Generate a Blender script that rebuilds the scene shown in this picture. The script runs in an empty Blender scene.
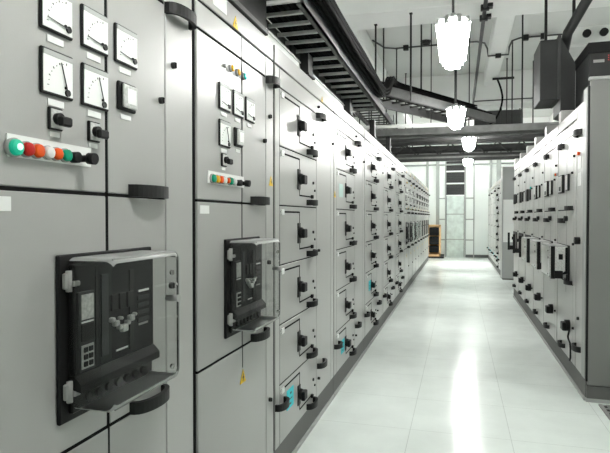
import bpy, bmesh, math, random
from mathutils import Vector, Matrix
random.seed(7)
C = bpy.context.scene.collection
PI = math.pi
H = 1.434          # eye height
D = 0.95           # distance from the eye to either cabinet front

# ------------------------------------------------------------------ materials
def mat(name, col, rough=0.5, metal=0.0, spec=0.5, emit=None, strength=0.0, noise=0.0, nscale=8.0, bump=0.0, bscale=200.0, coat=0.0):
    m = bpy.data.materials.new(name); m.use_nodes = True
    nt = m.node_tree; b = nt.nodes['Principled BSDF']
    b.inputs['Base Color'].default_value = (*col, 1)
    b.inputs['Roughness'].default_value = rough
    b.inputs['Metallic'].default_value = metal
    b.inputs['Specular IOR Level'].default_value = spec
    b.inputs['Coat Weight'].default_value = coat
    if emit:
        b.inputs['Emission Color'].default_value = (*emit, 1)
        b.inputs['Emission Strength'].default_value = strength
    if noise or bump:
        tc = nt.nodes.new('ShaderNodeTexCoord')
    if noise:
        n = nt.nodes.new('ShaderNodeTexNoise'); n.inputs['Scale'].default_value = nscale; n.inputs['Detail'].default_value = 5
        nt.links.new(tc.outputs['Object'], n.inputs['Vector'])
        r = nt.nodes.new('ShaderNodeMapRange')
        r.inputs['From Min'].default_value = 0.3; r.inputs['From Max'].default_value = 0.7
        r.inputs['To Min'].default_value = 1 - noise; r.inputs['To Max'].default_value = 1 + noise
        nt.links.new(n.outputs['Fac'], r.inputs['Value'])
        mx = nt.nodes.new('ShaderNodeVectorMath'); mx.operation = 'SCALE'
        mx.inputs[0].default_value = col
        nt.links.new(r.outputs['Result'], mx.inputs['Scale'])
        nt.links.new(mx.outputs['Vector'], b.inputs['Base Color'])
    if bump:
        n2 = nt.nodes.new('ShaderNodeTexNoise'); n2.inputs['Scale'].default_value = bscale
        nt.links.new(tc.outputs['Object'], n2.inputs['Vector'])
        bp = nt.nodes.new('ShaderNodeBump'); bp.inputs['Strength'].default_value = bump; bp.inputs['Distance'].default_value = 0.002
        nt.links.new(n2.outputs['Fac'], bp.inputs['Height'])
        nt.links.new(bp.outputs['Normal'], b.inputs['Normal'])
    return m

M = {}
M['paint'] = mat('cabinet_paint', (0.39, 0.39, 0.376), 0.3, spec=0.65, noise=0.02, nscale=3, bump=0.08, bscale=260)
M['stile'] = mat('cabinet_stile_paint', (0.41, 0.41, 0.396), 0.3, spec=0.65, bump=0.08, bscale=260)
M['pale'] = mat('pale_cabinet_paint', (0.42, 0.42, 0.406), 0.3, spec=0.65, bump=0.06, bscale=260)
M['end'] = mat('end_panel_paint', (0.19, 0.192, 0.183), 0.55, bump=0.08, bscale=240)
M['void'] = mat('gap_shade_black', (0.01, 0.01, 0.01), 0.9, spec=0.1)  # near-black colour puts shade into the gaps between panels
M['plinth'] = mat('plinth_grey', (0.115, 0.115, 0.11), 0.6)
M['rim'] = mat('plinth_rim_grey', (0.36, 0.37, 0.36), 0.5)
M['black'] = mat('black_plastic', (0.006, 0.006, 0.006), 0.5, spec=0.3)
M['softblack'] = mat('soft_black', (0.008, 0.0082, 0.008), 0.5, spec=0.35)
M['slate'] = mat('slate_plastic', (0.008, 0.009, 0.0095), 0.6, spec=0.2)
M['slate2'] = mat('slate_plastic_light', (0.035, 0.037, 0.038), 0.55, spec=0.25)
M['white'] = mat('white_plate', (0.82, 0.83, 0.81), 0.4)
M['dial'] = mat('dial_white', (0.86, 0.88, 0.85), 0.35)
M['band'] = mat('dial_band_grey', (0.42, 0.43, 0.42), 0.45)
M['ink'] = mat('dial_ink', (0.06, 0.06, 0.06), 0.6)
M['midgrey'] = mat('mid_grey_plastic', (0.36, 0.36, 0.35), 0.45)
M['lgrey'] = mat('light_grey_plastic', (0.55, 0.56, 0.54), 0.4, noise=0.25, nscale=90)
M['steel'] = mat('galvanised_steel', (0.07, 0.071, 0.07), 0.6, metal=0.0, noise=0.12, nscale=14)
M['rung'] = mat('zinc_rung', (0.66, 0.665, 0.65), 0.5, noise=0.1, nscale=14)
M['traysteel'] = mat('tray_steel', (0.2, 0.203, 0.198), 0.55, noise=0.15, nscale=10)
M['dsteel'] = mat('dull_steel', (0.05, 0.051, 0.05), 0.6, metal=0.0, noise=0.15, nscale=10)
M['chrome'] = mat('screw_metal', (0.5, 0.5, 0.48), 0.25, metal=0.9)
M['green'] = mat('green_lens', (0.0, 0.3, 0.17), 0.4, spec=0.25)
M['greenlit'] = mat('green_lens_lit', (0.0, 0.33, 0.2), 0.4, emit=(0.0, 0.75, 0.45), strength=0.12)
M['glow'] = mat('green_lens_core', (0.7, 1, 0.9), 0.3, emit=(0.6, 1.0, 0.85), strength=.35)
M['red'] = mat('red_lens', (0.42, 0.008, 0.004), 0.4, spec=0.25)
M['orange'] = mat('orange_lens', (0.72, 0.085, 0.004), 0.4, spec=0.25)
M['yellow'] = mat('yellow_lens', (0.72, 0.38, 0.0), 0.4, spec=0.25)
M['teal'] = mat('teal_lens', (0.0, 0.5, 0.42), 0.25, spec=0.6)
M['milk'] = mat('milky_lens', (0.72, 0.72, 0.7), 0.3)
M['sign'] = mat('warning_yellow', (0.85, 0.56, 0.02), 0.5)
M['cyan'] = mat('cyan_sticker', (0.03, 0.6, 0.68), 0.5)
M['palecyan'] = mat('pale_sticker', (0.5, 0.66, 0.62), 0.5)
M['cable'] = mat('black_cable', (0.004, 0.004, 0.004), 0.85, spec=0.1)
M['duct'] = mat('dark_duct_metal', (0.022, 0.023, 0.023), 0.6, noise=0.12, nscale=6)
M['riser'] = mat('riser_grey', (0.014, 0.014, 0.0135), 0.75, spec=0.2, noise=0.1, nscale=12)
M['slab'] = mat('ceiling_paint', (0.62, 0.63, 0.61), 0.8, noise=0.05, nscale=1.2)
M['beam'] = mat('beam_paint', (0.78, 0.79, 0.77), 0.75, noise=0.03, nscale=2)
M['wall'] = mat('wall_paint', (0.70, 0.74, 0.71), 0.7, noise=0.03, nscale=1.5)
M['farwall'] = mat('far_wall_paint', (0.84, 0.89, 0.86), 0.7, noise=0.03, nscale=1.5)
M['doorglass'] = mat('frosted_door', (0.68, 0.77, 0.73), 0.3, noise=0.16, nscale=5)
M['louvre'] = mat('dark_louvre', (0.03, 0.032, 0.032), 0.5)
M['frame'] = mat('frame_grey', (0.36, 0.39, 0.37), 0.5)
M['wood'] = mat('orange_wood', (0.72, 0.46, 0.22), 0.5, noise=0.15, nscale=12)
M['trunk'] = mat('white_trunking', (0.72, 0.73, 0.71), 0.5)
M['skirt'] = mat('dark_skirting', (0.09, 0.1, 0.095), 0.5)
M['tube'] = mat('lamp_tube', (1, 1, 1), 0.4, emit=(1.0, 1.0, 0.97), strength=46.0)
M['tubedim'] = mat('lamp_tube_dimmer', (1, 1, 1), 0.4, emit=(1.0, 1.0, 0.97), strength=45.0)
M['cap'] = mat('lamp_cap_grey', (0.42, 0.43, 0.42), 0.5)
M['led'] = mat('red_digit', (0.5, 0.01, 0.01), 0.4, emit=(1, 0.03, 0.03), strength=.5)

def clear_mat(name, haze):
    m = bpy.data.materials.new(name); m.use_nodes = True
    nt = m.node_tree; nt.nodes.clear()
    o = nt.nodes.new('ShaderNodeOutputMaterial')
    tr = nt.nodes.new('ShaderNodeBsdfTransparent'); tr.inputs['Color'].default_value = (0.95, 0.96, 0.95, 1)
    gl = nt.nodes.new('ShaderNodeBsdfGlossy'); gl.inputs['Roughness'].default_value = 0.05 if haze < .1 else 0.3
    df = nt.nodes.new('ShaderNodeBsdfDiffuse'); df.inputs['Color'].default_value = (0.8, 0.82, 0.8, 1)
    fr = nt.nodes.new('ShaderNodeFresnel'); fr.inputs['IOR'].default_value = 1.49
    m1 = nt.nodes.new('ShaderNodeMixShader'); m1.inputs[0].default_value = haze
    m2 = nt.nodes.new('ShaderNodeMixShader')
    nt.links.new(tr.outputs[0], m1.inputs[1]); nt.links.new(df.outputs[0], m1.inputs[2])
    nt.links.new(fr.outputs[0], m2.inputs[0]); nt.links.new(m1.outputs[0], m2.inputs[1]); nt.links.new(gl.outputs[0], m2.inputs[2])
    nt.links.new(m2.outputs[0], o.inputs['Surface'])
    return m
M['clear'] = clear_mat('clear_plastic', .02)
M['edge_glint'] = clear_mat('clear_plastic_edge_glint', .3)  # whitish mix paints the edge highlight of clear plastic
M['lit_haze'] = clear_mat('clear_plastic_lit_haze', .38)  # haze put in for lit ledges and grazing reflections on clear covers
M['clearedge'] = mat('clear_plastic_lit_rim', (0.72, 0.75, 0.73), 0.2)  # pale colour put in for the bright light line on cover rims
M['smoke'] = mat('smoked_clear_panel', (0.32, 0.33, 0.32), 0.15)

def floor_mat():
    m = bpy.data.materials.new('floor_tiles'); m.use_nodes = True
    nt = m.node_tree; b = nt.nodes['Principled BSDF']
    tc = nt.nodes.new('ShaderNodeTexCoord')
    mp = nt.nodes.new('ShaderNodeMapping'); mp.inputs['Location'].default_value = (0.31, 0.16, 0)
    nt.links.new(tc.outputs['Object'], mp.inputs['Vector'])
    br = nt.nodes.new('ShaderNodeTexBrick')
    br.offset = 0; br.squash = 1
    br.inputs['Scale'].default_value = 1.0
    br.inputs['Brick Width'].default_value = 0.64; br.inputs['Row Height'].default_value = 0.64
    br.inputs['Mortar Size'].default_value = 0.0022; br.inputs['Mortar Smooth'].default_value = 0.3
    br.inputs['Color1'].default_value = (0.83, 0.895, 0.855, 1)
    br.inputs['Color2'].default_value = (0.815, 0.88, 0.84, 1)
    br.inputs['Mortar'].default_value = (0.58, 0.63, 0.60, 1)
    nt.links.new(mp.outputs['Vector'], br.inputs['Vector'])
    n = nt.nodes.new('ShaderNodeTexNoise'); n.inputs['Scale'].default_value = 2.4; n.inputs['Detail'].default_value = 8; n.inputs['Roughness'].default_value = 0.65
    nt.links.new(tc.outputs['Object'], n.inputs['Vector'])
    r = nt.nodes.new('ShaderNodeMapRange'); r.inputs['From Min'].default_value = 0.3; r.inputs['From Max'].default_value = 0.7
    r.inputs['To Min'].default_value = 0.94; r.inputs['To Max'].default_value = 1.05
    nt.links.new(n.outputs['Fac'], r.inputs['Value'])
    sc = nt.nodes.new('ShaderNodeVectorMath'); sc.operation = 'SCALE'
    nt.links.new(br.outputs['Color'], sc.inputs[0]); nt.links.new(r.outputs['Result'], sc.inputs['Scale'])
    nt.links.new(sc.outputs['Vector'], b.inputs['Base Color'])
    rr = nt.nodes.new('ShaderNodeMapRange'); rr.inputs['From Min'].default_value = 0.3; rr.inputs['From Max'].default_value = 0.7
    rr.inputs['To Min'].default_value = 0.12; rr.inputs['To Max'].default_value = 0.2
    nt.links.new(n.outputs['Fac'], rr.inputs['Value']); nt.links.new(rr.outputs['Result'], b.inputs['Roughness'])
    n2 = nt.nodes.new('ShaderNodeTexNoise'); n2.inputs['Scale'].default_value = 9
    nt.links.new(tc.outputs['Object'], n2.inputs['Vector'])
    bp = nt.nodes.new('ShaderNodeBump'); bp.inputs['Strength'].default_value = 0.05; bp.inputs['Distance'].default_value = 0.01
    nt.links.new(n2.outputs['Fac'], bp.inputs['Height']); nt.links.new(bp.outputs['Normal'], b.inputs['Normal'])
    return m
M['floor'] = floor_mat()

# ------------------------------------------------------------------ mesh helpers
class MB:
    def __init__(s): s.bm = bmesh.new()
    def box(s, x0, x1, y0, y1, z0, z1, bev=0.0, seg=1):
        r = bmesh.ops.create_cube(s.bm, size=1.0)
        vs = r['verts']
        for v in vs:
            v.co = Vector(((x0+x1)/2 + v.co.x*(x1-x0), (y0+y1)/2 + v.co.y*(y1-y0), (z0+z1)/2 + v.co.z*(z1-z0)))
        if bev:
            es = list({e for v in vs for e in v.link_edges})
            bmesh.ops.bevel(s.bm, geom=es, offset=bev, segments=seg, profile=0.5, affect='EDGES')
        return s
    def cyl(s, p0, p1, r0, r1=None, n=14):
        p0, p1 = Vector(p0), Vector(p1); r1 = r0 if r1 is None else r1
        ax = (p1-p0).normalized(); up = Vector((0, 0, 1)) if abs(ax.z) < 0.9 else Vector((1, 0, 0))
        a = ax.cross(up).normalized(); b = ax.cross(a)
        A = [s.bm.verts.new(p0 + (a*math.cos(t)+b*math.sin(t))*r0) for t in [2*PI*k/n for k in range(n)]]
        B = [s.bm.verts.new(p1 + (a*math.cos(t)+b*math.sin(t))*r1) for t in [2*PI*k/n for k in range(n)]]
        for k in range(n):
            f = s.bm.faces.new((A[k], A[(k+1) % n], B[(k+1) % n], B[k])); f.smooth = True
        s.bm.faces.new(A[::-1]); s.bm.faces.new(B)
        return s
    def tube(s, pts, r, n=8):
        pts = [Vector(p) for p in pts]; rings = []
        prev = None
        for i, p in enumerate(pts):
            d = (pts[min(i+1, len(pts)-1)] - pts[max(i-1, 0)]).normalized()
            if prev is None:
                up = Vector((0, 0, 1)) if abs(d.z) < 0.9 else Vector((1, 0, 0))
                a = d.cross(up).normalized()
            else:
                a = (prev - d*prev.dot(d)).normalized()
            prev = a; b = d.cross(a)
            rings.append([s.bm.verts.new(p + (a*math.cos(2*PI*k/n)+b*math.sin(2*PI*k/n))*r) for k in range(n)])
        for A, B in zip(rings, rings[1:]):
            for k in range(n):
                f = s.bm.faces.new((A[k], A[(k+1) % n], B[(k+1) % n], B[k])); f.smooth = True
        s.bm.faces.new(rings[0][::-1]); s.bm.faces.new(rings[-1])
        return s
    def sphere(s, c, r, sc=(1, 1, 1), u=12, v=8):
        res = bmesh.ops.create_uvsphere(s.bm, u_segments=u, v_segments=v, radius=r)
        for w in res['verts']: w.co = Vector((c[0]+w.co.x*sc[0], c[1]+w.co.y*sc[1], c[2]+w.co.z*sc[2]))
        for f in {f for w in res['verts'] for f in w.link_faces}: f.smooth = True
        return s
    def prism(s, pts, axis, a, b):
        def co(p, t):
            return {'x': (t, p[0], p[1]), 'y': (p[0], t, p[1]), 'z': (p[0], p[1], t)}[axis]
        A = [s.bm.verts.new(co(p, a)) for p in pts]; B = [s.bm.verts.new(co(p, b)) for p in pts]
        n = len(pts)
        for k in range(n): s.bm.faces.new((A[k], A[(k+1) % n], B[(k+1) % n], B[k]))
        s.bm.faces.new(A[::-1]); s.bm.faces.new(B)
        return s
    def bow(s, y, z, a, p, h, t=0.014, n=14):
        """bow handle: strip arching out of the x=0 plane, ends at y-a and y+a"""
        def ring(th):
            co, si = math.cos(th), math.sin(th)
            e = 0.75
            ox, oy = p*abs(si)**e, a*co
            ix, iy = max(0, (p-t))*abs(si)**e, (a-t)*co
            return [s.bm.verts.new(v) for v in ((ox, y+oy, z-h/2), (ox, y+oy, z+h/2), (ix, y+iy, z+h/2), (ix, y+iy, z-h/2))]
        R = [ring(PI*k/n) for k in range(n+1)]
        for A, B in zip(R, R[1:]):
            for k in range(4):
                s.bm.faces.new((A[k], A[(k+1) % 4], B[(k+1) % 4], B[k]))
        s.bm.faces.new(R[0]); s.bm.faces.new(R[-1][::-1])
        return s
    def build(s, name, m, parent=None, loc=(0, 0, 0)):
        bmesh.ops.recalc_face_normals(s.bm, faces=s.bm.faces[:])
        me = bpy.data.meshes.new(name); s.bm.to_mesh(me); s.bm.free()
        me.materials.append(m if not isinstance(m, str) else M[m])
        o = bpy.data.objects.new(name, me); C.objects.link(o); o.location = loc
        if parent: o.parent = parent
        return o

def tag(o, label, cat, group=None):
    o['label'] = label; o['category'] = cat
    if group: o['group'] = group
    return o
def thing(name, label, cat, loc=(0, 0, 0), rz=0.0, group=None):
    o = bpy.data.objects.new(name, None); C.objects.link(o)
    o.location = loc; o.rotation_euler = (0, 0, rz)
    return tag(o, label, cat, group)
def struct(name, mb, m):
    o = mb.build(name, m); o['kind'] = 'structure'; return o
def copy_tree(o, parent=None, depth=3):
    c = o.copy(); C.objects.link(c)
    if parent: c.parent = parent
    if depth > 1:
        for ch in list(o.children): copy_tree(ch, c, depth-1)
    return c
def retag(o, label, loc, rz=None, group=None):
    o['label'] = label; o.location = loc
    if rz is not None: o.rotation_euler = (0, 0, rz)
    if group: o['group'] = group
    return o
def box(name, m, parent, *a, **k): return MB().box(*a, **k).build(name, m, parent)

# ------------------------------------------------------------------ the room
YB, YF, XL, XR, ZC = -3.0, 20.0, -4.4, 4.6, 4.75
struct('floor', MB().box(XL-.1, XR+.1, YB-.1, YF+.1, -0.1, 0), 'floor')
struct('ceiling', MB().box(XL-.1, XR+.1, YB-.1, YF+.1, ZC, ZC+.15), 'slab')
struct('wall_left', MB().box(XL-.12, XL, YB, YF, 0, ZC), 'wall')
struct('wall_right', MB().box(XR, XR+.12, YB, YF, 0, ZC), 'wall')
struct('wall_back', MB().box(XL, XR, YB-.12, YB, 0, ZC), 'wall')
struct('wall_far', MB().box(XL, -0.46, YF, YF+.15, 0, ZC).box(0.19, XR, YF, YF+.15, 0, ZC).box(-0.46, 0.19, YF, YF+.15, 3.5, ZC), 'farwall')
k = 1
for y0 in (0.4, 6.82, 13.1, 19.4):
    struct('trim_%d' % k, MB().box(XL, XR, y0, y0+.58, 4.0, ZC, bev=.01), 'beam'); k += 1
for x0 in (-4.05, -1.87, 0.53, 2.85):
    b = MB()
    for y0, y1 in ((YB, .4), (.98, 6.82), (7.4, 13.1), (13.68, 19.4)): b.box(x0, x0+.27, y0, y1, 4.44, ZC, bev=.008)
    struct('trim_%d' % k, b, 'beam'); k += 1
struct('baseboard_far', MB().box(0.22, 1.2, YF-.02, YF, 0, .1).box(-1.4, -.5, YF-.02, YF, 0, .1), 'skirt')

# far doorway: frosted leaf, dark louvres over it, slim grey frame either side
dr = MB().box(-0.43, 0.165, YF+.02, YF+.06, 0.0, 2.17).build('door_1', 'doorglass'); dr['kind'] = 'structure'
box('door_rail', 'frame', dr, -0.43, 0.165, YF+.005, YF+.02, 1.52, 1.55)
box('door_rail', 'frame', dr, -0.43, 0.165, YF+.005, YF+.02, 0.62, 0.65)
w = MB().box(-0.43, 0.165, YF+.05, YF+.08, 2.2, 3.48).build('window_1', 'louvre'); w['kind'] = 'structure'
for z in (2.2, 2.63, 3.06, 3.45): box('transom_bar', 'farwall', w, -0.44, 0.175, YF+.0, YF+.06, z-.025, z+.025)
for z0 in (2.24, 2.67, 3.1):
    b = MB()
    for i in range(6): b.box(-0.42, 0.155, YF+.02, YF+.045, z0+i*.06, z0+i*.06+.035)
    b.build('louvre_blades', 'louvre', w)
for i, (xa, xb) in enumerate(((-0.80, -0.45), (0.2, 0.52))):
    b = MB().box(xa, xa+.035, YF-.06, YF-.02, 0, 3.5).box(xb-.035, xb, YF-.06, YF-.02, 0, 3.5)
    if i == 0: b.box(xa-.0, xa+.12, YF-.05, YF, 0, 3.5)
    for z in (0.62, 1.35, 2.1): b.box(xa, xb, YF-.05, YF-.03, z-.02, z+.02)
    struct('trim_%d' % k, b, 'frame'); k += 1
struct('trim_%d' % k, MB().box(1.02, 1.1, YF-.1, YF, 0, 4.0).box(1.25, 1.4, YF-.06, YF, 0, 4.0).box(-1.14, -1.06, YF-.06, YF, 0, 4.0), 'frame'); k += 1

# ------------------------------------------------------------------ cabinet pieces (local axes: x out of the front, y along the row, z up)
GAP = 0.005
def panel(name, parent, y0, y1, z0, z1, m='paint', g=GAP, x1=0.0, bev=.0025):
    return box(name, m, parent, -.03, x1, y0+g, y1-g, z0+g, z1-g, bev=bev)

def carcass(t, W, m='void', depth=.8, ztop=2.355):
    o = box('carcass', m, t, -depth, -.0295, .002, W-.002, .165, ztop-.002)
    MB().box(-.028, -.007, .001, .017, .168, 2.35).box(-.028, -.007, W-.017, W-.001, .168, 2.35).build('edge_gap_shade', 'void', t)  # dark strips put into the cabinet joints as gap shade
    MB().box(-depth, -.004, 0, W, .028, .165).build('plinth', 'plinth', t)
    MB().box(-depth, .008, 0, W, 0, .028, bev=.003).build('plinth_rim', 'rim', t)
    return o

def handle(t, y, z, a=.096, p=.052, h=.037):
    return MB().bow(y, z, a, p, h).build('handle', 'softblack', t)

def meter(t, y0, z0, kind, s=.11, m='black'):
    """square panel meter; kind 0 = needle at rest low left, 1 = needle upright"""
    p = .009
    f = MB().box(0, p, 0, s, 0, s, bev=.003).build('panel_meter', m, t, (0, y0, z0))
    MB().box(p-.001, p+.0016, .0045, s-.0055, .006, s-.005).build('dial', 'dial', f)
    MB().box(p, p+.0026, .0045, s-.0055, s-.017, s-.005).build('dial_band', 'band', f)
    c = Vector((0, s*.74, s*.2)); R = s*.55
    b = MB()
    for i in range(9):
        th = PI/2 + i/8*PI/2
        for r0, r1 in ((R*1.0, R*(1.08 if i % 2 == 0 else 1.03)),):
            d = Vector((0, math.cos(th), math.sin(th))); q = Vector((0, -d.z, d.y))*.0007
            pts = [c+d*r0-q, c+d*r1-q, c+d*r1+q, c+d*r0+q]
            vs = [b.bm.verts.new((p+.0018, v.y, v.z)) for v in pts] + [b.bm.verts.new((p+.003, v.y, v.z)) for v in pts]
            for fa in ((0, 1, 2, 3), (4, 5, 6, 7), (0, 1, 5, 4), (1, 2, 6, 5), (2, 3, 7, 6), (3, 0, 4, 7)): b.bm.faces.new([vs[j] for j in fa])
    b.build('scale_marks', 'ink', f)
    th = PI - .12 if kind == 0 else PI*.60
    d = Vector((0, math.cos(th), math.sin(th)))
    e = c + d*R*1.08
    MB().cyl((p+.0045, c.y, c.z), (p+.0045, e.y, e.z), .0016, .0012, 6).build('needle', 'ink', f)
    q = c - d*.008
    MB().cyl((p, q.y, q.z), (p+.006, q.y, q.z), .0085, n=12).sphere((p+.004, c.y-.004, c.z+.004), .004, u=8, v=6).build('pivot_cover', 'softblack', f)
    MB().box(0, .003, s*.24, s*.74, -.024, -.008).build('name_plate', 'white', f)
    return f

def lens(t, y, z, m, r=.0165, ring='midgrey', out=.026, core=None):
    b = MB().cyl((0, y, z), (.012, y, z), r*1.12, n=18).build('indicator_lamp', ring, t)
    MB().cyl((.01, y, z), (out, y, z), r, r*.9, 18).sphere((out, y, z), r*.9, (.15, 1, 1), 14, 8).build('lens', m, b)
    if core: MB().sphere((out+.004, y+.001, z+.001), r*.42, (.5, 1, 1), 10, 6).build('lit_core', core, b)
    return b

def cam_switch(t, y0, z0, w=.046, h=.054):
    f = MB().box(0, .008, 0, w, 0, h, bev=.002).build('selector_switch', 'black', t, (0, y0, z0))
    MB().box(.008, .0095, .004, w-.004, .004, h-.004).build('switch_plate', 'lgrey', f)
    MB().cyl((.008, w*.5, h*.5), (.022, w*.5, h*.5), .014, n=14).box(.02, .036, w*.5-.014, w*.5+.026, h*.5-.018, h*.5+.005, bev=.004).build('switch_grip', 'black', f)
    MB().box(0, .003, .006, w-.006, -.016, -.004).build('name_plate', 'white', f)
    return f

def tri_sign(t, y, z0, s=.05, m='sign'):
    f = MB().prism([(y-s*.55, z0), (y+s*.55, z0), (y, z0+s)], 'x', 0, .002).build('warning_sign', m, t)
    MB().prism([(y+s*.05, z0+s*.68), (y-s*.14, z0+s*.36), (y, z0+s*.38), (y-s*.05, z0+s*.12), (y+s*.15, z0+s*.45), (y+s*.02, z0+s*.44)], 'x', .0015, .003).build('lightning_mark', 'ink', f)
    return f

def lock(t, y, z, r=.011):
    return MB().cyl((0, y, z), (.012, y, z), r, n=12).box(.012, .017, y-.003, y+.003, z-r*.8, z+r*.8).build('door_lock', 'softblack', t)

def cover_box(f, y0, y1, z0, z1, p, mats=('clear', 'clear', 'lit_haze'), r=.026, seg=6):
    """open-backed clear lid with rounded corners: front, flanks, top and bottom"""
    def rim(xx, ins, rr=r):
        pts = []
        for (cy, cz, a0) in ((y1-rr-ins, z1-rr-ins, 0), (y0+rr+ins, z1-rr-ins, PI/2), (y0+rr+ins, z0+rr+ins, PI), (y1-rr-ins, z0+rr+ins, 1.5*PI)):
            for k in range(seg+1):
                a = a0 + PI/2*k/seg
                pts.append((xx, cy+math.cos(a)*rr, cz+math.sin(a)*rr))
        return pts
    e = .014
    rings = [rim(.001, 0)] + [rim(p-e+e*math.sin(PI/2*k/3), e*(1-math.cos(PI/2*k/3))) for k in range(4)]
    n = len(rings[0])
    def part(nm, m, test, cap=False):
        b = MB(); V = [[b.bm.verts.new(q) for q in R] for R in rings]
        for A, B in zip(V, V[1:]):
            for k in range(n):
                d = A[(k+1) % n].co - A[k].co
                flat = abs(d.y) > abs(d.z)
                mid = (A[k].co + A[(k+1) % n].co)/2
                if test(flat, mid.y > (y0+y1)/2, mid.z > (z0+z1)/2):
                    fc = b.bm.faces.new((A[k], A[(k+1) % n], B[(k+1) % n], B[k])); fc.smooth = True
        if cap: b.bm.faces.new(V[-1])
        bmesh.ops.delete(b.bm, geom=[v for v in b.bm.verts if not v.link_faces], context='VERTS')
        return b.build(nm, m, f)
    part('clear_cover', mats[0], lambda fl, a, b: False, True)
    for w_ in (False, True):
        part('cover_side', mats[1], lambda fl, a, b: not fl and a == w_)
        part('cover_ledge', mats[2], lambda fl, a, b: fl and b == w_)
    q = rim(p-.004, .0035)
    k0 = 2*seg+2
    MB().tube(q[2*seg+2+seg:]+q[:2*seg-3], .0022, 6).build('cover_edge_glint', 'edge_glint', f)  # pale tube stands for the highlight along the cover's front edge
    q = rim(.004, -.001)
    MB().tube(q+q[:2], .0035, 6).build('cover_rim', 'clearedge', f)

def breaker(t, y0, z0, w=.414, h=.42, p=.13, cm=('clear', 'clear', 'lit_haze')):
    f = MB().box(0, .012, 0, w, 0, h, bev=.003).build('circuit_breaker', 'black', t, (0, y0, z0))
    sy = w/.414; sz = h/.42
    def bx(nm, m, a, b_, c, d, e, g, **k): return MB().box(a, b_, c*sy, d*sy, e*sz, g*sz, **k).build(nm, m, f)
    bx('breaker_face', 'slate', .011, .03, .03, .395, .115, .395, bev=.004)
    # control unit down the near side
    b = MB().box(.029, .04, .036*sy, .098*sy, .12*sz, .325*sz, bev=.002).build('control_unit', 'slate2', f)
    bx('control_plate', 'lgrey', .04, .0425, .044, .09, .255, .318)
    bx('control_screen', 'black', .04, .0425, .044, .09, .2, .242)
    bx('control_keys', 'lgrey', .04, .0425, .044, .09, .13, .19)
    bx('control_rule', 'white', .04, .0425, .044, .09, .246, .25)
    k_ = MB()
    for i in range(3):
        for j in range(2): k_.box(.042, .046, (.05+.02*j)*sy, (.063+.02*j)*sy, (.136+.018*i)*sz, (.148+.018*i)*sz)
    k_.build('key_buttons', 'slate', f)
    bx('slot_groove', 'black', .029, .032, .112, .12, .125, .385)
    # counters, and light grey blocks for the shine on the charging handle
    for yy in (.175, .212, .249): bx('counter_window', 'black', .03, .036, yy, yy+.03, .255, .3, bev=.002)
    bx('charge_lever_slot', 'black', .03, .034, .262, .282, .13, .36)
    g = MB()
    for i, (yy, zz, s) in enumerate(((.165, .226, .016), (.18, .212, .02), (.2, .2, .016), (.214, .19, .026), (.236, .206, .016), (.25, .214, .022), (.272, .226, .012), (.205, .226, .012))):
        g.box(.03, .046, yy*sy, (yy+s)*sy, zz*sz, (zz+s*.8)*sz, bev=.003)
    g.build('handle_glints', 'lgrey', f)
    bx('name_plate', 'white', .03, .032, .2, .255, .138, .143)
    bx('name_plate', 'white', .03, .032, .31, .365, .29, .296)
    bx('name_plate', 'midgrey', .03, .032, .31, .36, .19, .196)
    for i in range(4): bx('side_label', 'slate2', .03, .033, .305, .365, .2+.022*i, .212+.022*i)
    bx('side_label', 'slate2', .03, .033, .135, .165, .14, .36)
    # rail and lower terminal tray
    MB().prism([(.011, .085*sz), (.05, .075*sz), (.05, .095*sz), (.03, .115*sz), (.011, .115*sz)], 'y', .03*sy, .395*sy).build('breaker_ledge', 'slate', f)
    bx('terminal_tray', 'softblack', .011, .024, .03, .395, .02, .078, bev=.003)
    for i in range(7): MB().cyl((.024, (.085+.042*i)*sy, .05*sz), (.034, (.085+.042*i)*sy, .05*sz), .012, n=10).build('terminal_button', 'slate', f)
    cover_box(f, .029*sy, .383*sy, .028*sz, .412*sz, p, cm)
    for zz in (.335, .06):
        MB().box(.012, .026, .008*sy, .034*sy, zz*sz, (zz+.04)*sz, bev=.003).box(.012, .036, .026*sy, .05*sy, (zz+.006)*sz, (zz+.02)*sz, bev=.003).cyl((.024, .02*sy, (zz-.006)*sz), (.024, .02*sy, (zz+.046)*sz), .008, n=10).build('cover_hinge', 'midgrey', f)
    for zz in (.35, .07):
        MB().cyl((p-.002, .33*sy, zz*sz), (p+.006, .33*sy, zz*sz), .007, n=12).build('cover_screw', 'chrome', f)
    MB().cyl((p-.03, .352*sy, .27*sz), (p+.012, .352*sy, .27*sz), .009, .011, 12).build('cover_knob', 'midgrey', f)
    return f

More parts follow.
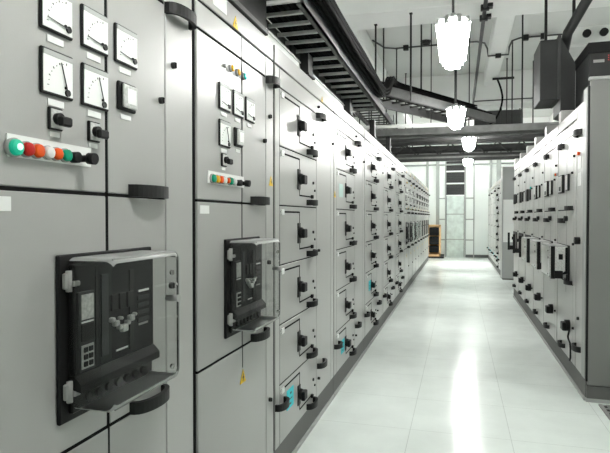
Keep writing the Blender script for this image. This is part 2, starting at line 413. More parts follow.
SEAMS = (0.165, 0.842, 1.497, 2.148, 2.255)
def make_incomer(label, group, W=.98, br=(.252, .92, .414, .42, .13), m='paint', right=False, second=False):
    t = thing('switchgear_cabinet', label, 'electrical cabinet', group=group)
    carcass(t, W)
    c, e = .459, .775
    for z0, z1 in ((SEAMS[1], SEAMS[2]), (SEAMS[2], SEAMS[3])):
        panel('door', t, .016, c-.0015, z0, z1, m); panel('door', t, c+.0015, e, z0, z1, m)
    d = panel('lower_door', t, .016, e, SEAMS[0], SEAMS[1], m)
    b = MB().box(-.026, -.002, c-.0064, c+.0064, SEAMS[1], SEAMS[3]).box(-.026, -.002, c-.004, c+.004, SEAMS[3], SEAMS[4])
    for z in SEAMS[1:]: b.box(-.026, -.002, .022, e-.006 if z < 2.2 else c, z-.0048, z+.0048)
    b.build('door_gap_shade', 'void', t)  # black strips fill the door gaps to paint their shade
    box('door_slit', 'void', t, -.001, .0006, c-.004, c+.004, .745, SEAMS[1]-.004)
    panel('header_panel', t, .016, c, SEAMS[3], SEAMS[4], m); panel('header_panel', t, c, e, SEAMS[3], SEAMS[4], m)
    box('top_panel', m, t, -.03, 0, .012, W-.012, SEAMS[4]+.007, 2.355, bev=.0025)
    box('front_post', 'stile' if m == 'paint' else m, t, -.03, 0, e+.0015, W-.016, .168, SEAMS[4]-.002, bev=.0025)
    if not right:
        for i, y in enumerate((.204, .348, .49)): meter(t, y, 1.879, 0)
        for y in ((.204,) if second else (.204, .348)): meter(t, y, 1.727, 1)
        # flag relay under the third meter
        f = MB().box(0, .011, 0, .085, 0, .082, bev=.003).build('flag_relay', 'black', t, (0, .36 if second else .502, 1.745))
        MB().box(.011, .02, .012, .08, .008, .076, bev=.004, seg=2).build('relay_cover', 'lgrey', f)
        MB().box(.02, .022, .026, .07, .02, .064).build('relay_window', 'white', f)
        MB().box(0, .003, .02, .07, -.024, -.01).build('name_plate', 'white', f)
        cam_switch(t, .23, 1.645)
        if not second: cam_switch(t, .374, 1.636)
        box('indicator_strip', 'white', t, 0, .004, .107, .47 if second else .385, 1.567, 1.617)
        for y, mm, r in ((.135, 'green', .017), (.17, 'yellow', .016), (.205, 'orange', .016), (.24, 'milk', .015), (.275, 'orange', .012), (.305, 'green', .016), (.345, 'milk', .013)) if second else ((.121, 'greenlit', .019), (.156, 'red', .0165), (.187, 'orange', .0165), (.221, 'milk', .015), (.249, 'orange', .015), (.281, 'green', .0155)):
            lens(t, y, 1.587, mm, r, out=.02, core='glow' if mm == 'greenlit' else None)
        dy = .085 if second else 0
        b = MB().cyl((0, .312+dy, 1.585), (.024, .312+dy, 1.585), .014, n=14).build('push_button', 'black', t)
        MB().cyl((0, .342+dy, 1.585), (.03, .342+dy, 1.585), .009, n=12).cyl((.03, .342+dy, 1.585), (.05, .342+dy, 1.583), .015, n=14).build('key_switch', 'black', t)
        lens(t, .265, 2.068, 'milk', .008, out=.012)
        for y, mm in ((.328, 'yellow'), (.398, 'yellow'), (.468, 'teal')): lens(t, y, 2.073, mm, .015, out=.016)
        box('name_plate', 'white', t, 0, .002, .04, .118, 1.447, 1.479)
        box('name_plate', 'white', t, 0, .002, .16, .29, 2.285, 2.352)
    for z in SEAMS[1:3]: handle(t, .655, z+.016)
    if not right: handle(t, .86 if W > .95 else .835, 2.135, a=.09 if W > .95 else .065)
    for y, z in ((.74, 1.818), (.82, 1.954), (.82, .48), (.8, 1.2)): lock(t, y, z)
    if not right:
        tri_sign(t, .385, SEAMS[4]+.008, .054); tri_sign(t, .462, .675, .062)
    if br: breaker(t, *br)
    return t

DR = (0.165, 0.50, 0.835, 1.167, 1.498, 1.825, 2.147)
def make_mcc(label, W=1.425):
    t = thing('motor_control_cabinet', label, 'electrical cabinet')
    carcass(t, W)
    a, b_, e = .085, .885, 1.315
    box('front_post', 'stile', t, -.03, 0, .012, a-.004, .168, 2.252, bev=.0025)
    box('front_post', 'stile', t, -.03, 0, e+.006, W-.012, .168, 2.252, bev=.0025)
    panel('cable_door', t, b_, e, DR[0], DR[6], g=.0025)
    panel('header_panel', t, a, e, DR[6], SEAMS[4], g=.003)
    box('top_panel', 'paint', t, -.03, 0, .008, W-.008, SEAMS[4]+.007, 2.355, bev=.0025)
    b = MB()
    for z in DR[1:]: b.box(-.026, -.002, a+.004, b_-.004, z-.0033, z+.0033)
    b.build('drawer_gap_shade', 'void', t)  # black fill paints shade into the gaps between drawers
    for i in range(6):
        z0, z1 = DR[i], DR[i+1]
        d = panel('drawer', t, a, b_, z0, z1, g=.0035)
        zt, zb = z1-.035, z0+.07
        MB().box(0, .0012, .1, .475, zt-.005, zt+.005).box(0, .0012, .468, .476, zb, zt).box(0, .0012, .47, .73, zb-.005, zb+.004).build('guide_slot', 'void', d)
        MB().box(0, .01, .1, .145, zt-.018, zt+.014, bev=.002).build('number_tag', 'white', d)
        zc = z0+.17
        MB().box(0, .006, .425, .478, zc-.065, zc+.06, bev=.002).build('switch_plate', 'softblack', d)
        MB().cyl((.006, .462, zc), (.024, .462, zc), .036, .032, 16).box(.022, .046, .428, .496, zc-.032, zc+.024, bev=.006, seg=2).build('rotary_switch', 'black', d)
        MB().bow(.715, z0+.03, .085, .05, .036).build('handle', 'black', d)
        MB().box(0, .018, .728, .752, zb-.012, zb+.012, bev=.003).build('latch', 'softblack', d)
        MB().cyl((0, .79, z0+.165), (.008, .79, z0+.165), .01, n=10).build('screw_head', 'softblack', d); MB().cyl((0, .83, z0+.115), (.007, .83, z0+.115), .008, n=8).build('screw_head', 'softblack', d)
    for y, z in ((.955, 2.135), (.985, .39)): handle(t, y, z, .085, .05, .036)
    handle(t, -.0+.085, .40, .08, .05, .036)
    for y, z in ((1.36, 2.0), (.92, 2.2), (.925, 1.2), (.925, .3)): lock(t, y, z, .01)
    return t

# ------------------------------------------------------------------ left row
gl = 'cabinets of the left row'
inc = make_incomer('wide grey breaker cabinet nearest the camera in the left row, cut by the photo edge', gl)
inc.location = (-D, .848, 0)
t2 = make_incomer('second breaker cabinet in the left row, under the dark riser, beside the drawer cabinets', gl, W=.904, second=True, br=(.255, .92, .40, .42, .13))
t2.location = (-D, 1.829, 0)
tri_sign(t2, .848, 1.597, .052)
mcc = make_mcc('first drawer cabinet in the left row, with a bright cyan sticker on its lowest drawer')
retag(mcc, mcc['label'], (-D, 2.736, 0), group=gl)
mlabels = ['second drawer cabinet in the left row, with pale green and cyan stickers',
           'third drawer cabinet in the left row, with one cyan sticker on a low drawer',
           'fourth drawer cabinet in the left row, counted from the breaker cabinets',
           'fifth and farthest drawer cabinet of the left row, before the far breaker cabinets']
mccs = []
for i, lb in enumerate(mlabels):
    mccs.append(retag(copy_tree(mcc), lb, (-D, 2.736+1.43*(i+1), 0), group=gl))
def sticker(t, y0, y1, z0, z1, m):
    f = MB().box(0, .0025, y0, y1, z0, z1).build('sticker', m, t)
    if m == 'cyan': MB().box(.002, .0032, y0+.05, y0+.08, z0+.02, z0+.03).box(.002, .0032, y0+.03, y0+.1, z0+.05, z0+.056).box(.002, .0032, y0+.06, y0+.085, z0+.08, z0+.092).build('printed_marks', 'ink', f)
sticker(mcc, .21, .34, .315, .43, 'cyan')
tri_sign(mcc, 1.04, SEAMS[4]+.007, .036)
sticker(mccs[0], .27, .4, .275, .39, 'cyan'); sticker(mccs[0], .18, .34, 1.6, 1.71, 'palecyan'); tri_sign(mccs[0], .03, 1.59, .05)
sticker(mccs[1], .28, .42, .62, .73, 'cyan')
ords = ['first', 'second', 'third', 'fourth', 'fifth', 'sixth', 'seventh', 'eighth', 'ninth', 'tenth']
y = 2.736+1.43*5
for i in range(9):
    retag(copy_tree(t2, depth=3 if i < 3 else 2), '%s far breaker cabinet of the left row, counted from the last drawer cabinet' % ords[i], (-D, y, 0), group=gl)
    y += .904

# ------------------------------------------------------------------ right row
gr = 'cabinets of the right row'
def make_right(label):
    t = make_incomer(label, gr, W=.9, br=(.03, .86, .6, .32, .16, ('lit_haze', 'lgrey', 'lit_haze')), m='pale', right=True)
    f = MB().box(0, .025, 0, .2, 0, .17, bev=.004).build('protection_relay', 'softblack', t, (0, .16, 1.66))
    MB().box(.025, .028, .02, .19, .012, .16).build('relay_window', 'lgrey', f)
    MB().box(.028, .031, .07, .15, .02, .06).build('relay_screen', 'slate2', f)
    f = MB().box(0, .02, 0, .1, 0, .15, bev=.004).build('protection_relay', 'softblack', t, (0, .5, 1.67))
    MB().box(.02, .023, .008, .092, .01, .14).build('relay_window', 'lgrey', f)
    MB().box(.115, .15, .5855, .589, .875, 1.17).box(.05, .12, .5855, .6, .88, .95, bev=.004).build('cover_grip', 'black', t)
    MB().box(.05, .085, .5855, .5885, 1.05, 1.1).build('cover_window', 'black', t)
    handle(t, .26, 2.1, .08, .05, .045); handle(t, .3, 1.4, .1, .05, .045)
    MB().cyl((0, .64, .47), (.04, .64, .47), .05, n=14).box(.03, .07, .6, .7, .43, .5, bev=.006).build('rotary_switch', 'black', t)
    handle(t, .36, .24, .09, .05, .04)
    MB().cyl((0, .5, 1.42), (.03, .5, 1.42), .025, n=12).build('push_button', 'black', t)
    MB().box(-.12, 0, .02, .14, 2.357, 2.47, bev=.004).build('top_bracket', 'pale', t)
    MB().box(-.12, 0, .005, .019, 2.357, 2.47).build('bracket_dark_edge', 'softblack', t)  # dark strip along one bracket edge
    return t
r0 = make_right('pale breaker cabinet of the right row right next to the tall grey end panel')
y0r = 4.99
retag(r0, r0['label'], (D, y0r+.9, 0), PI)
# a loose wiring loop and stickers only on the nearest one
for i in range(1, 6):
    retag(copy_tree(r0, depth=3 if i < 3 else 2), '%s pale breaker cabinet of the right row, counted from the tall end panel' % ords[i], (D, y0r+.9*(i+1), 0), PI, gr)
MB().tube([(.004, .66, .44), (.02, .68, .38), (.02, .7, .36), (.02, .78, .34), (.02, .8, .3), (.02, .8, .22), (.02, .77, .19), (.004, .7, .19)], .008).build('wiring_loop', 'softblack', r0)
kids = [o for o in C.objects if o.parent is None and o.name.startswith('switchgear_cabinet') and o.get('group') == gr]
lens(kids[1], .82, 1.86, 'teal', .014); lens(kids[1], .86, 1.86, 'orange', .014)
lens(kids[3], .7, 1.83, 'teal', .016)
# filler post with the end panel
t = thing('end_post_cabinet', 'narrow end cabinet of the right row with a tall plain grey side panel', 'electrical cabinet', (D, y0r, 0), PI)
carcass(t, .36)
box('front_post', 'pale', t, -.03, 0, .004, .24, .168, 2.355, bev=.003)
box('corner_post', 'rim', t, -.03, .004, .247, .352, .168, 2.44, bev=.004)
handle(t, .11, 2.12, .09, .05, .05); handle(t, .12, .36, .09, .05, .045)
box('name_plate', 'white', t, 0, .003, .05, .17, 1.83, 1.93); box('name_plate', 'white', t, 0, .003, .05, .17, 1.69, 1.8)
MB().cyl((0, .1, 1.955), (.02, .1, 1.955), .014, n=12).build('indicator_lamp', 'orange', t)
MB().cyl((0, .13, 1.24), (.04, .13, 1.24), .03, n=12).build('rotary_switch', 'black', t)
lock(t, .12, .6, .014)
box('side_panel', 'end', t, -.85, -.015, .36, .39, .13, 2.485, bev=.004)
box('edge_gap_shade', 'black', t, -.014, 0, .364, .388, .16, 2.44)  # black strip put in for shade in the panel's edge gap
box('panel_base', 'plinth', t, -.85, -.01, .36, .384, .028, .125)
box('base_rim', 'rim', t, -.85, -.005, .358, .39, 0, .028)
box('top_flange', 'rim', t, -.85, -.005, .356, .394, 2.487, 2.51, bev=.004)

# second right row farther on
g2 = 'far right drawer cabinets'
for i in range(4):
    retag(copy_tree(mcc, depth=3 if i < 1 else 2), '%s drawer cabinet of the separate far right row, counted from its bare end' % ords[i], (D, 13.55+1.43*(i+1), 0), PI, g2)
t = thing('equipment_cabinet', 'plain grey cabinet with a white board on it, near end of the far right row', 'cabinet', (0, 13.1, 0))
box('cabinet_body', 'rim', t, .95, 1.75, 0, .44, .03, 2.58, bev=.004)
box('plinth', 'plinth', t, .96, 1.74, .01, .43, 0, .03)
box('white_board', 'white', t, .97, 1.6, -.012, 0, .86, 1.83)

# ------------------------------------------------------------------ overhead: riser, ladders, cables
t = thing('cable_riser', 'dark grey steel cable riser on top of the second breaker cabinet', 'cable riser', (0, 0, 0))
box('riser_body', 'riser', t, -1.5, -.945, 2.135, 2.6, 2.37, 4.75)
box('riser_foot', 'softblack', t, -1.52, -.935, 2.12, 2.605, 2.355, 2.385, bev=.004)

def ladder(label, p0, p1, width, z, step=.15, rail=.11, m='steel', rung=.026, rm='dsteel'):
    p0, p1 = Vector((*p0, 0)), Vector((*p1, 0)); L = (p1-p0).length
    ang = math.atan2(p1.y-p0.y, p1.x-p0.x)
    t = thing('cable_ladder', label, 'cable tray', (p0.x, p0.y, z), ang)
    for s in (-1, 1):
        MB().box(0, L, s*width/2-.008, s*width/2+.008, 0, rail).box(0, L, s*width/2-.008-(.022 if s > 0 else 0), s*width/2+.008+(.022 if s < 0 else 0), 0, .006).box(0, L, s*width/2-.014, s*width/2+.014, rail-.006, rail).build('side_rail', m, t)
    n = min(90, int(L/step))
    for i in range(n):
        x = (i+.5)*L/n
        box('rung', rm, t, x-rung/2, x+rung/2, -width/2+.008, width/2-.008, rail-.035, rail-.015)
    return t
ZL = 2.50
ladder('first cable ladder over the left row, starting at the dark riser', (-.925, 2.61), (-.925, 3.42), .33, ZL, .16, .08, rm='rung', rung=.018)
ladder('long second cable ladder over the left row, carrying black cables', (-.92, 3.42), (-.92, 5.7), .31, ZL, .19, .08, rm='rung', rung=.018)
ladder('diagonal cable ladder crossing from the left row above the aisle', (-1.46, 6.0), (.32, 9.1), .5, 2.9, .2, .12, 'steel')
ladder('rear cable ladder above the left row, hung on thin rods', (-1.45, 8.2), (-1.45, 15.5), .45, 3.15, .24, .1, 'dsteel')
names = ['lowest', 'second', 'third', 'fourth', 'fifth', 'sixth']
for i, (yy, z, wd) in enumerate(((8.9, 2.73, .35), (10.6, 2.84, .5), (11.8, 3.02, .45), (13.0, 2.95, .5), (14.6, 3.0, .5), (16.4, 3.1, .5))):
    ladder('cross-aisle cable ladder, %s from the camera' % ('nearest' if i == 0 else names[i] if i else ''), (-2.2, yy), (2.4, yy), wd, z, .2, .11, 'traysteel' if i % 2 == 0 else 'dsteel', rm='rung' if i % 2 == 0 else 'traysteel')
def cable(label, pts, r, grp=None):
    for _ in range(2):
        q = [pts[0]]
        for a, b in zip(pts, pts[1:]):
            a, b = Vector(a), Vector(b); q += [a*.75+b*.25, a*.25+b*.75]
        pts = q+[pts[-1]]
    o = MB().tube(pts, r, 8).build('power_cable', 'cable'); return tag(o, label, 'cable', grp)
gc = 'black cables on the ladder over the left row'
for i in range(9):
    x = -.735+.031*(i % 3); zz = ZL+.06+.031*(i//3)
    ox = (i % 3 - 1)*.034; zt = 3.118+.031*(i//3); n_ = math.hypot(1.78, 3.1)
    run = [(-1.46+1.78*q+3.1/n_*ox, 6.0+3.1*q-1.78/n_*ox, zt) for q in (.36, .45, .55, .65, .75, .85, .95)]
    cable('black power cable in the bundle lying along the left cable ladder', [(x+.004*math.sin(j*1.3+i//3), 2.62+.3*j, zz) for j in range(9)]+[(x-.01, 5.3, zz+.05), (x-.04, 5.8, zz+.2), (x-.08, 6.4, zt-.08)]+run, .0125, gc)
gc = 'black cables inside the left ladder'
for i in range(8):
    x = -1.05+.036*i
    cable('black cable lying on the rungs of the left cable ladder', [(x, 2.62+.3*j, ZL+.085) for j in range(11)], .0175, gc)
gc = 'black cables on the diagonal ladder'
for i in range(5):
    o = -.17+.085*i
    dx, dy = 1.78, 3.1; n_ = math.hypot(dx, dy)
    pts = [(-1.46+dx*k/10-dy/n_*o, 6.0+dy*k/10+dx/n_*o, 2.9+.12+.036+(.07 if i > 4 else 0)) for k in range(11)]
    cable('black cable on the diagonal ladder above the aisle', pts, .033, gc)
gp = None
for i, (ya, yb) in enumerate(((2.64, 3.38), (3.53, 4.77))):
    o = MB().box(-1.12, -1.0, ya, yb, 2.356, 2.455, bev=.004).box(-1.125, -.992, ya, yb, 2.43, 2.438).build('lit_edge_strip', 'trunk')  # pale strips put in for light caught on ladder rail and cabinet top
    tag(o, 'pale strip added for light caught on the left cabinets under the ladder, %s' % ('beside the dark riser' if i == 0 else 'between the two black posts'), 'trunking')
for i, yy in enumerate((3.45, 4.84)):
    o = MB().box(-1.0, -.945, yy-.06, yy+.06, 2.355, ZL).box(-1.02, -.935, yy-.08, yy+.08, 2.355, 2.367).build('support_post', 'softblack')
    tag(o, '%s of two black ladder support posts on top of the left cabinets' % ('nearer' if i == 0 else 'farther'), 'support post', gp)

t = thing('lattice_girder', 'dark lattice girder crossing the aisle among the far cable ladders', 'girder', (0, 12.4, 0))
for z in (2.78, 3.06): box('chord', 'dsteel', t, -2.2, 2.3, -.03, .03, z, z+.05)
for i in range(18):
    x = -2.15+.245*i; z0, z1 = (2.81, 3.08) if i % 2 else (3.08, 2.81)
    MB().cyl((x, 0, z0), (x+.245, 0, z1), .016, n=6).build('brace', 'dsteel', t)
for x in (-1.6, 1.5): MB().cyl((x, 0, 3.1), (x, 0, 4.75), .012, n=8).build('hanger', 'softblack', t)
gq = 'black stubs on the far left cabinets'
for i, yy in enumerate((6.29, 7.74)):
    o = MB().box(-1.0, -.945, yy-.06, yy+.06, 2.355, 2.56).box(-1.02, -.935, yy-.08, yy+.08, 2.355, 2.367).build('cable_gland', 'softblack')
    tag(o, '%s of two black cable stubs on top of the drawer cabinets past the ladder' % ('nearer' if i == 0 else 'farther'), 'cable gland', gq)
o = MB().tube([(-2.0, 8.1, 2.78), (-.2, 8.1, 2.78)], .028).build('conduit', 'rung'); tag(o, 'short pale pipe under the diagonal ladder, ending above the aisle', 'conduit')
for x in (-1.9, -.4): MB().cyl((x, 8.1, 2.8), (x, 8.1, 4.75), .008, n=6).build('hanger', 'softblack', o)
# hangers
def rod(x, yy, z0, z1, label, grp, r=.012):
    o = MB().cyl((x, yy, z0), (x, yy, z1), r, n=8).box(x-.02, x+.02, yy-.02, yy+.02, z1-.012, z1).build('hanger_rod', 'softblack')
    return tag(o, label, 'hanger rod', grp)
for i in range(4):
    for s in (-1, 1):
        rod(-1.45+s*.25, 8.9+1.9*i, 3.15, ZC, 'thin rod holding the rear ladder above the left row', 'rods of the rear ladder')
for k_, (fx, s) in enumerate(((.35, 1), (.35, -1), (.65, 1), (.65, -1), (.92, 1))):
    dx, dy = 1.78, 3.1; n_ = math.hypot(dx, dy)
    rod(-1.46+dx*fx-dy/n_*s*.28, 6.0+dy*fx+dx/n_*s*.28, 2.9, 4.75 if 6.0+dy*fx+dx/n_*s*.28 > 7.5 or 6.0+dy*fx+dx/n_*s*.28 < 6.7 else 4.0, 'thin rod holding the diagonal cable ladder', 'rods of the diagonal ladder')
for yy, z in ((8.9, 2.73), (10.6, 2.84), (11.8, 3.02), (13.35, 2.95)):
    for x in (-1.95, .95):
        rod(x, yy+.28, z, ZC if yy < 13 else 4.0, 'thin rod holding a cross-aisle cable ladder', 'rods of the cross-aisle ladders')

# ------------------------------------------------------------------ conduits and boxes on the ceiling
def conduit(pts, label, r=.016, m='dsteel'):
    o = MB().tube(pts, r, 8).build('conduit', m); return tag(o, label, 'conduit')
conduit([(.29, 1.0, 3.97), (.29, 13.2, 3.97)], 'long straight conduit running along the aisle under the beams', .024, 'softblack')
for i, yy in enumerate((6.92, 7.28)):
    o = MB().box(.24, .34, yy-.03, yy+.03, 3.93, 4.0, bev=.006).box(.32, .38, yy-.05, yy+.05, 3.96, 4.0).build('conduit_clamp', 'softblack')
    tag(o, 'dark clamp fixing the long conduit to the beam, %s of two' % ('nearer' if i == 0 else 'farther'), 'clamp', 'clamps on the long conduit')
YC = 10.6
conduit([(-1.55, YC-.6, 4.7), (-1.4, YC-.1, 4.7), (-1.2, YC, 4.7), (.3, YC, 4.7), (.44, YC, 4.66), (.49, YC, 4.55), (.5, YC, 4.415), (.86, YC, 4.415), (.87, YC, 4.55), (.92, YC, 4.66), (1.06, YC, 4.7), (2.6, YC, 4.7)], 'thin conduit crossing the ceiling and dipping under the white beam')
gb = 'junction boxes on the ceiling conduit'
for i, (x, z) in enumerate(((-1.0, 4.69), (.68, 4.415), (1.15, 4.69), (1.45, 4.69), (1.95, 4.69))):
    o = MB().box(x-.05, x+.05, YC-.04, YC+.04, z-.045, z+.05, bev=.006).build('junction_box', 'softblack')
    tag(o, ['dark box on the ceiling conduit, leftmost, left of the smoke detector', 'dark box where the conduit dips under the white beam', 'small dark box just right of the white beam', 'larger dark box above the dark duct', 'dark box farthest right on the ceiling conduit'][i], 'junction box', gb)
o = MB().cyl((-.62, YC-.13, 4.75), (-.62, YC-.13, 4.69), .1, .08, 18).sphere((-.62, YC-.13, 4.69), .06, (1, 1, .5)).build('smoke_detector', 'softblack')
tag(o, 'dark round smoke detector on the ceiling left of the nearest lamp', 'smoke detector')
conduit([(-2.3, 6.806, 4.55), (2.6, 6.806, 4.55)], 'thin conduit along the near face of the white cross beam', .014)
conduit([(.32, 13.087, 4.1), (2.4, 13.087, 4.1)], 'thin conduit along the far white cross beam', .014)
conduit([(-3, 19.965, 3.46), (3, 19.965, 3.46)], 'pale pipe high across the far wall, upper of two', .035, 'frame')
conduit([(-3, 19.97, 3.3), (3, 19.97, 3.3)], 'pale pipe high across the far wall, lower of two', .03, 'frame')
cable('thin black cable hanging in a curve below the white beam end', [(.77, 12.4, 4.44), (.86, 12.4, 4.2), (.9, 12.4, 3.95), (.8, 12.4, 3.6), (.6, 12.45, 3.4), (.3, 12.5, 3.3)], .02)
o = MB().box(.68, 1.12, 12.36, 12.4, 4.39, 4.435, bev=.004).build('cable_bracket', 'softblack'); tag(o, 'short dark crossbar at the end of the white ceiling beam', 'bracket')

# dark ductwork
t = thing('ventilation_duct', 'dark sheet-metal duct hanging above the right row of cabinets', 'duct', (0, 0, 0))
MB().box(.79, .96, 6.0, 6.5, 2.63, 3.24, bev=.006).build('duct_body', 'duct', t)
MB().box(.955, .985, 5.985, 6.5, 2.63, 3.27, bev=.003).build('duct_flange', 'dsteel', t)
MB().prism([(.985, 2.5), (.985, 3.25), (1.12, 2.98), (1.12, 2.45)], 'y', 6.0, 6.45).build('duct_transition', 'duct', t)
MB().box(.86, .885, 6.2, 6.24, 3.2, 4.75).build('duct_hanger', 'softblack', t)
for x in (1.18, 1.3):
    pass
o = MB().tube([(1.45, 5.75, 4.75), (1.42, 5.8, 4.2), (1.3, 5.95, 3.75), (1.08, 6.2, 3.35), (1.05, 6.25, 3.16)], .05).build('flexible_duct', 'duct'); tag(o, 'dark flexible hose dropping from the ceiling behind the dark duct', 'hose')
t = thing('equipment_box', 'dark control box with small red digits above the right row end', 'control box', (0, 0, 0))
MB().box(1.14, 1.85, 5.5, 6.1, 2.5, 2.98, bev=.006).build('box_body', 'duct', t)
MB().box(1.13, 1.86, 5.49, 6.1, 2.93, 3.03, bev=.004).build('box_lid', 'black', t)
MB().box(1.175, 1.265, 5.494, 5.5, 2.845, 2.87).build('label_strip', 'midgrey', t)
b = MB()
for i in range(2):
    for j in range(3): b.box(1.297+i*.018, 1.303+i*.018, 5.494, 5.5, 2.86+j*.02, 2.866+j*.02)
b.build('red_digits', 'led', t)
MB().box(1.2, 1.24, 5.6, 6.0, 2.36, 2.5).box(1.7, 1.74, 5.6, 6.0, 2.36, 2.5).build('box_feet', 'softblack', t)
t = thing('wall_trunking', 'white trunking with round black fittings above the dark control box', 'trunking', (0, 0, 0))
MB().box(1.18, 2.2, 7.0, 7.12, 3.46, 3.66, bev=.005).build('trunking_body', 'trunk', t)
for x in (1.42, 1.6, 1.78): MB().cyl((x, 7.0, 3.57), (x, 6.96, 3.57), .045, n=14).build('round_fitting', 'black', t)
MB().box(1.28, 1.31, 7.04, 7.08, 3.66, 4.0).box(2.1, 2.13, 7.04, 7.08, 3.66, 4.0).build('hanger', 'softblack', t)
o = MB().box(.35, 1.45, 13.8, 14.6, 3.5, 4.0, bev=.01).build('ventilation_duct', 'duct'); tag(o, 'dark box added for the shaded opening beyond the far white cross beam', 'duct')  # dark box put in for the shade of the opening here
for x in (.36, 1.4): box('duct_hanger', 'softblack', o, x, x+.025, 14.1, 14.15, 4.0, 4.75)

# ------------------------------------------------------------------ pendant lamps
def make_lamp(label):
    t = thing('pendant_lamp', label, 'lamp', group='pendant lamps over the aisle')
    MB().cyl((0, 0, .2), (0, 0, 2.08), .009, n=8).build('rod', 'softblack', t)
    b = MB().cyl((0, 0, .17), (0, 0, .185), .085, .07, 20).cyl((0, 0, .183), (0, 0, .225), .03, .018, 12)
    for k in range(8):
        a = 2*PI*(k+.5)/8; c, s = math.cos(a), math.sin(a)
        b.cyl((c*.097, s*.097, .18), (c*.099, s*.099, .118), .025, n=10).box(min(c*.05, c*.105), max(c*.05, c*.105), min(s*.05, s*.105)-.004, max(s*.05, s*.105)+.004, .171, .18)
    b.build('canopy', 'cap', t)
    g = MB().cyl((0, 0, .15), (0, 0, .165), .1, n=16)
    for k in range(8):
        a = 2*PI*k/8; c, s = math.cos(a), math.sin(a)
        g.cyl((c*.1, s*.1, .155), (c*.07, s*.07, -.115), .022, .018, 10)
        a = 2*PI*(k+.5)/8; c, s = math.cos(a), math.sin(a)
        g.cyl((c*.093, s*.093, .118), (c*.058, s*.058, -.135), .02, .017, 10)
    for k in range(4):
        a = 2*PI*k/4+.4; c, s = math.cos(a), math.sin(a)
        g.cyl((c*.04, s*.04, .15), (c*.034, s*.034, -.165), .024, .02, 10)
    g.build('lamp_tubes', 'tube', t)
    return t
l0 = make_lamp('nearest hanging lamp with bright tubes in view above the aisle')
retag(l0, l0['label'], (-.048, 4.045, 2.67))
for lb, p in (('second hanging lamp along the aisle, right of the diagonal ladder', (-.043, 7.24, 2.67)),
              ('third hanging lamp along the aisle, below the cross ladders', (.163, 9.99, 2.67)),
              ('fourth and smallest hanging lamp, right above the far door louvres', (.2, 13.7, 2.67)),
              ('hanging lamp above the photographer, out of the photo', (-.05, 1.1, 2.75)),
              ('added unseen hanging lamp high over the aisle behind the far cross beam, nearer one', (.1, 14.25, 4.42)),  # lamps from here added out of sight to brighten the far end
              ('added unseen hanging lamp high over the aisle behind the far cross beam, farther one', (.3, 15.4, 4.4)),
              ('added unseen hanging lamp high over the aisle before the far wall, nearer one', (.1, 17.0, 3.97)),
              ('added unseen hanging lamp high over the aisle before the far wall, farther one', (.3, 18.4, 4.15)),
              ('added unseen hanging lamp in the hidden left aisle near the camera', (-3.1, 4, 3.0)),  # lamps over the hidden side aisles, added for extra light
              ('added unseen hanging lamp in the hidden left aisle halfway down', (-3.1, 10, 3.0)),
              ('added unseen hanging lamp in the hidden left aisle near the far wall', (-3.1, 17, 3.0)),
              ('added unseen hanging lamp in the right aisle near the camera', (3.1, 3.2, 3.0)),
              ('added unseen hanging lamp in the right aisle halfway down', (3.1, 9.4, 3.0)),
              ('added unseen hanging lamp in the right aisle near the far wall', (3.0, 17, 3.0))):
    c = copy_tree(l0); retag(c, lb, p)
    if 'photographer' in lb:
        for ch in c.children:
            if ch.name.startswith('lamp_tubes'): ch.data = ch.data.copy(); ch.data.materials[0] = M['tubedim']
    sh = {7.24: .8, 9.99: .68, 13.7: .5}.get(p[1], 1)
    for ch in c.children:
        if ch.name.startswith('lamp_tubes'): ch.scale = (1, 1, sh); ch.location.z = .15*(1-sh)
    for ch in c.children:
        if ch.name.startswith('rod'): ch.scale = (1, 1, (ZC-p[2]-.2)/1.88); ch.location.z = .2-.2*(ZC-p[2]-.2)/1.88

# fill discs added at the aisle lamps' lower ends to brighten the floor
for n_, (x, y, z) in enumerate(((-.048, 4.045, 2.67), (-.043, 7.24, 2.67), (.163, 9.99, 2.67), (.2, 13.7, 2.67), (.1, 17.0, 3.97))):
    ld = bpy.data.lights.new('floor_fill_light', 'AREA'); ld.shape = 'DISK'; ld.size = .1; ld.energy = (1.6, 2.6, 3.2, 5.0, 26)[n_]; ld.spread = math.radians(80); ld.color = (1, 1, .97)
    lo = bpy.data.objects.new('floor_fill_light', ld); C.objects.link(lo); lo.location = (x, y, z-.18)
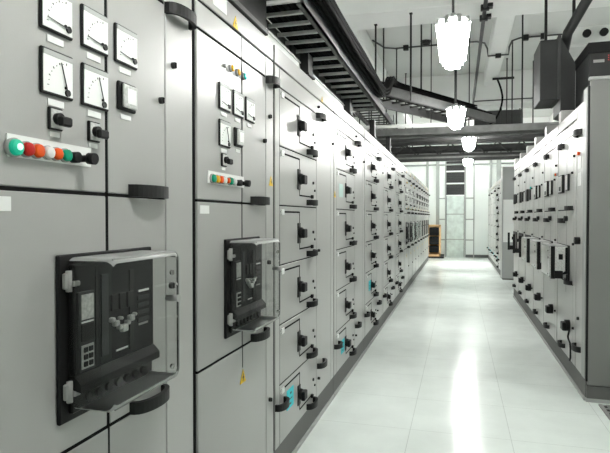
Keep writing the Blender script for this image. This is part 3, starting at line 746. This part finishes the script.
# ------------------------------------------------------------------ far end furniture and floor grate
t = thing('wooden_cabinet', 'small orange wooden open cabinet with dark equipment by the far door', 'cabinet', (0, 19.3, 0))
MB().box(-1.05, -1.0, 0, .4, .06, 1.16).box(-.66, -.61, 0, .4, .06, 1.16).box(-1.05, -.61, 0, .4, 1.1, 1.16).box(-1.05, -.61, 0, .4, .06, .14).box(-1.0, -.66, .36, .4, .14, 1.1).build('wooden_frame', 'wood', t)
MB().box(-1.05, -.5, .02, .4, 0, .06).build('base', 'softblack', t)
for z0, z1 in ((.2, .42), (.48, .74), (.8, 1.06)): MB().box(-1.0, -.68, -.01, .3, z0, z1, bev=.01).build('equipment_drawer', 'slate' if z0 < .6 else 'black', t)
t = thing('floor_grate', 'dark slotted metal floor plate at the foot of the end panel', 'grate', (0, 0, 0))
MB().box(1.03, 1.7, 4.15, 4.55, 0, .004).build('plate', 'softblack', t)
b = MB()
for i in range(13): b.box(1.03+.05*i, 1.055+.05*i, 4.15, 4.55, .004, .01)
b.build('bars', 'midgrey', t)
b = MB()
for i in range(6): b.box(1.03, 1.66, 4.15+.075*i, 4.165+.075*i, .004, .01)
b.build('bars', 'midgrey', t)

# ------------------------------------------------------------------ camera, world, colour management
F = 540.0
th = math.atan(154/F); ps = math.atan(9.5/F)
fwd = Vector((-math.sin(th)*math.cos(ps), math.cos(th)*math.cos(ps), -math.sin(ps)))
cam = bpy.data.cameras.new('camera'); co = bpy.data.objects.new('camera', cam); C.objects.link(co)
co.location = (0, 0, H); co.rotation_euler = fwd.to_track_quat('-Z', 'Y').to_euler()
cam.sensor_width = 36; cam.lens = 36*F/610; cam.clip_start = .02
S = bpy.context.scene; S.camera = co
wd = bpy.data.worlds.new('world'); S.world = wd; wd.use_nodes = True
wd.node_tree.nodes['Background'].inputs[0].default_value = (.5, .52, .5, 1); wd.node_tree.nodes['Background'].inputs[1].default_value = .2
vs = S.view_settings; vs.view_transform = 'Standard'; vs.look = 'None'; vs.gamma = 1; vs.exposure = 1.0; vs.use_curve_mapping = False
S.cycles.max_bounces = 10; S.cycles.diffuse_bounces = 6; S.cycles.glossy_bounces = 5; S.cycles.transparent_max_bounces = 16
S.cycles.use_denoising = True; S.cycles.sample_clamp_indirect = 8
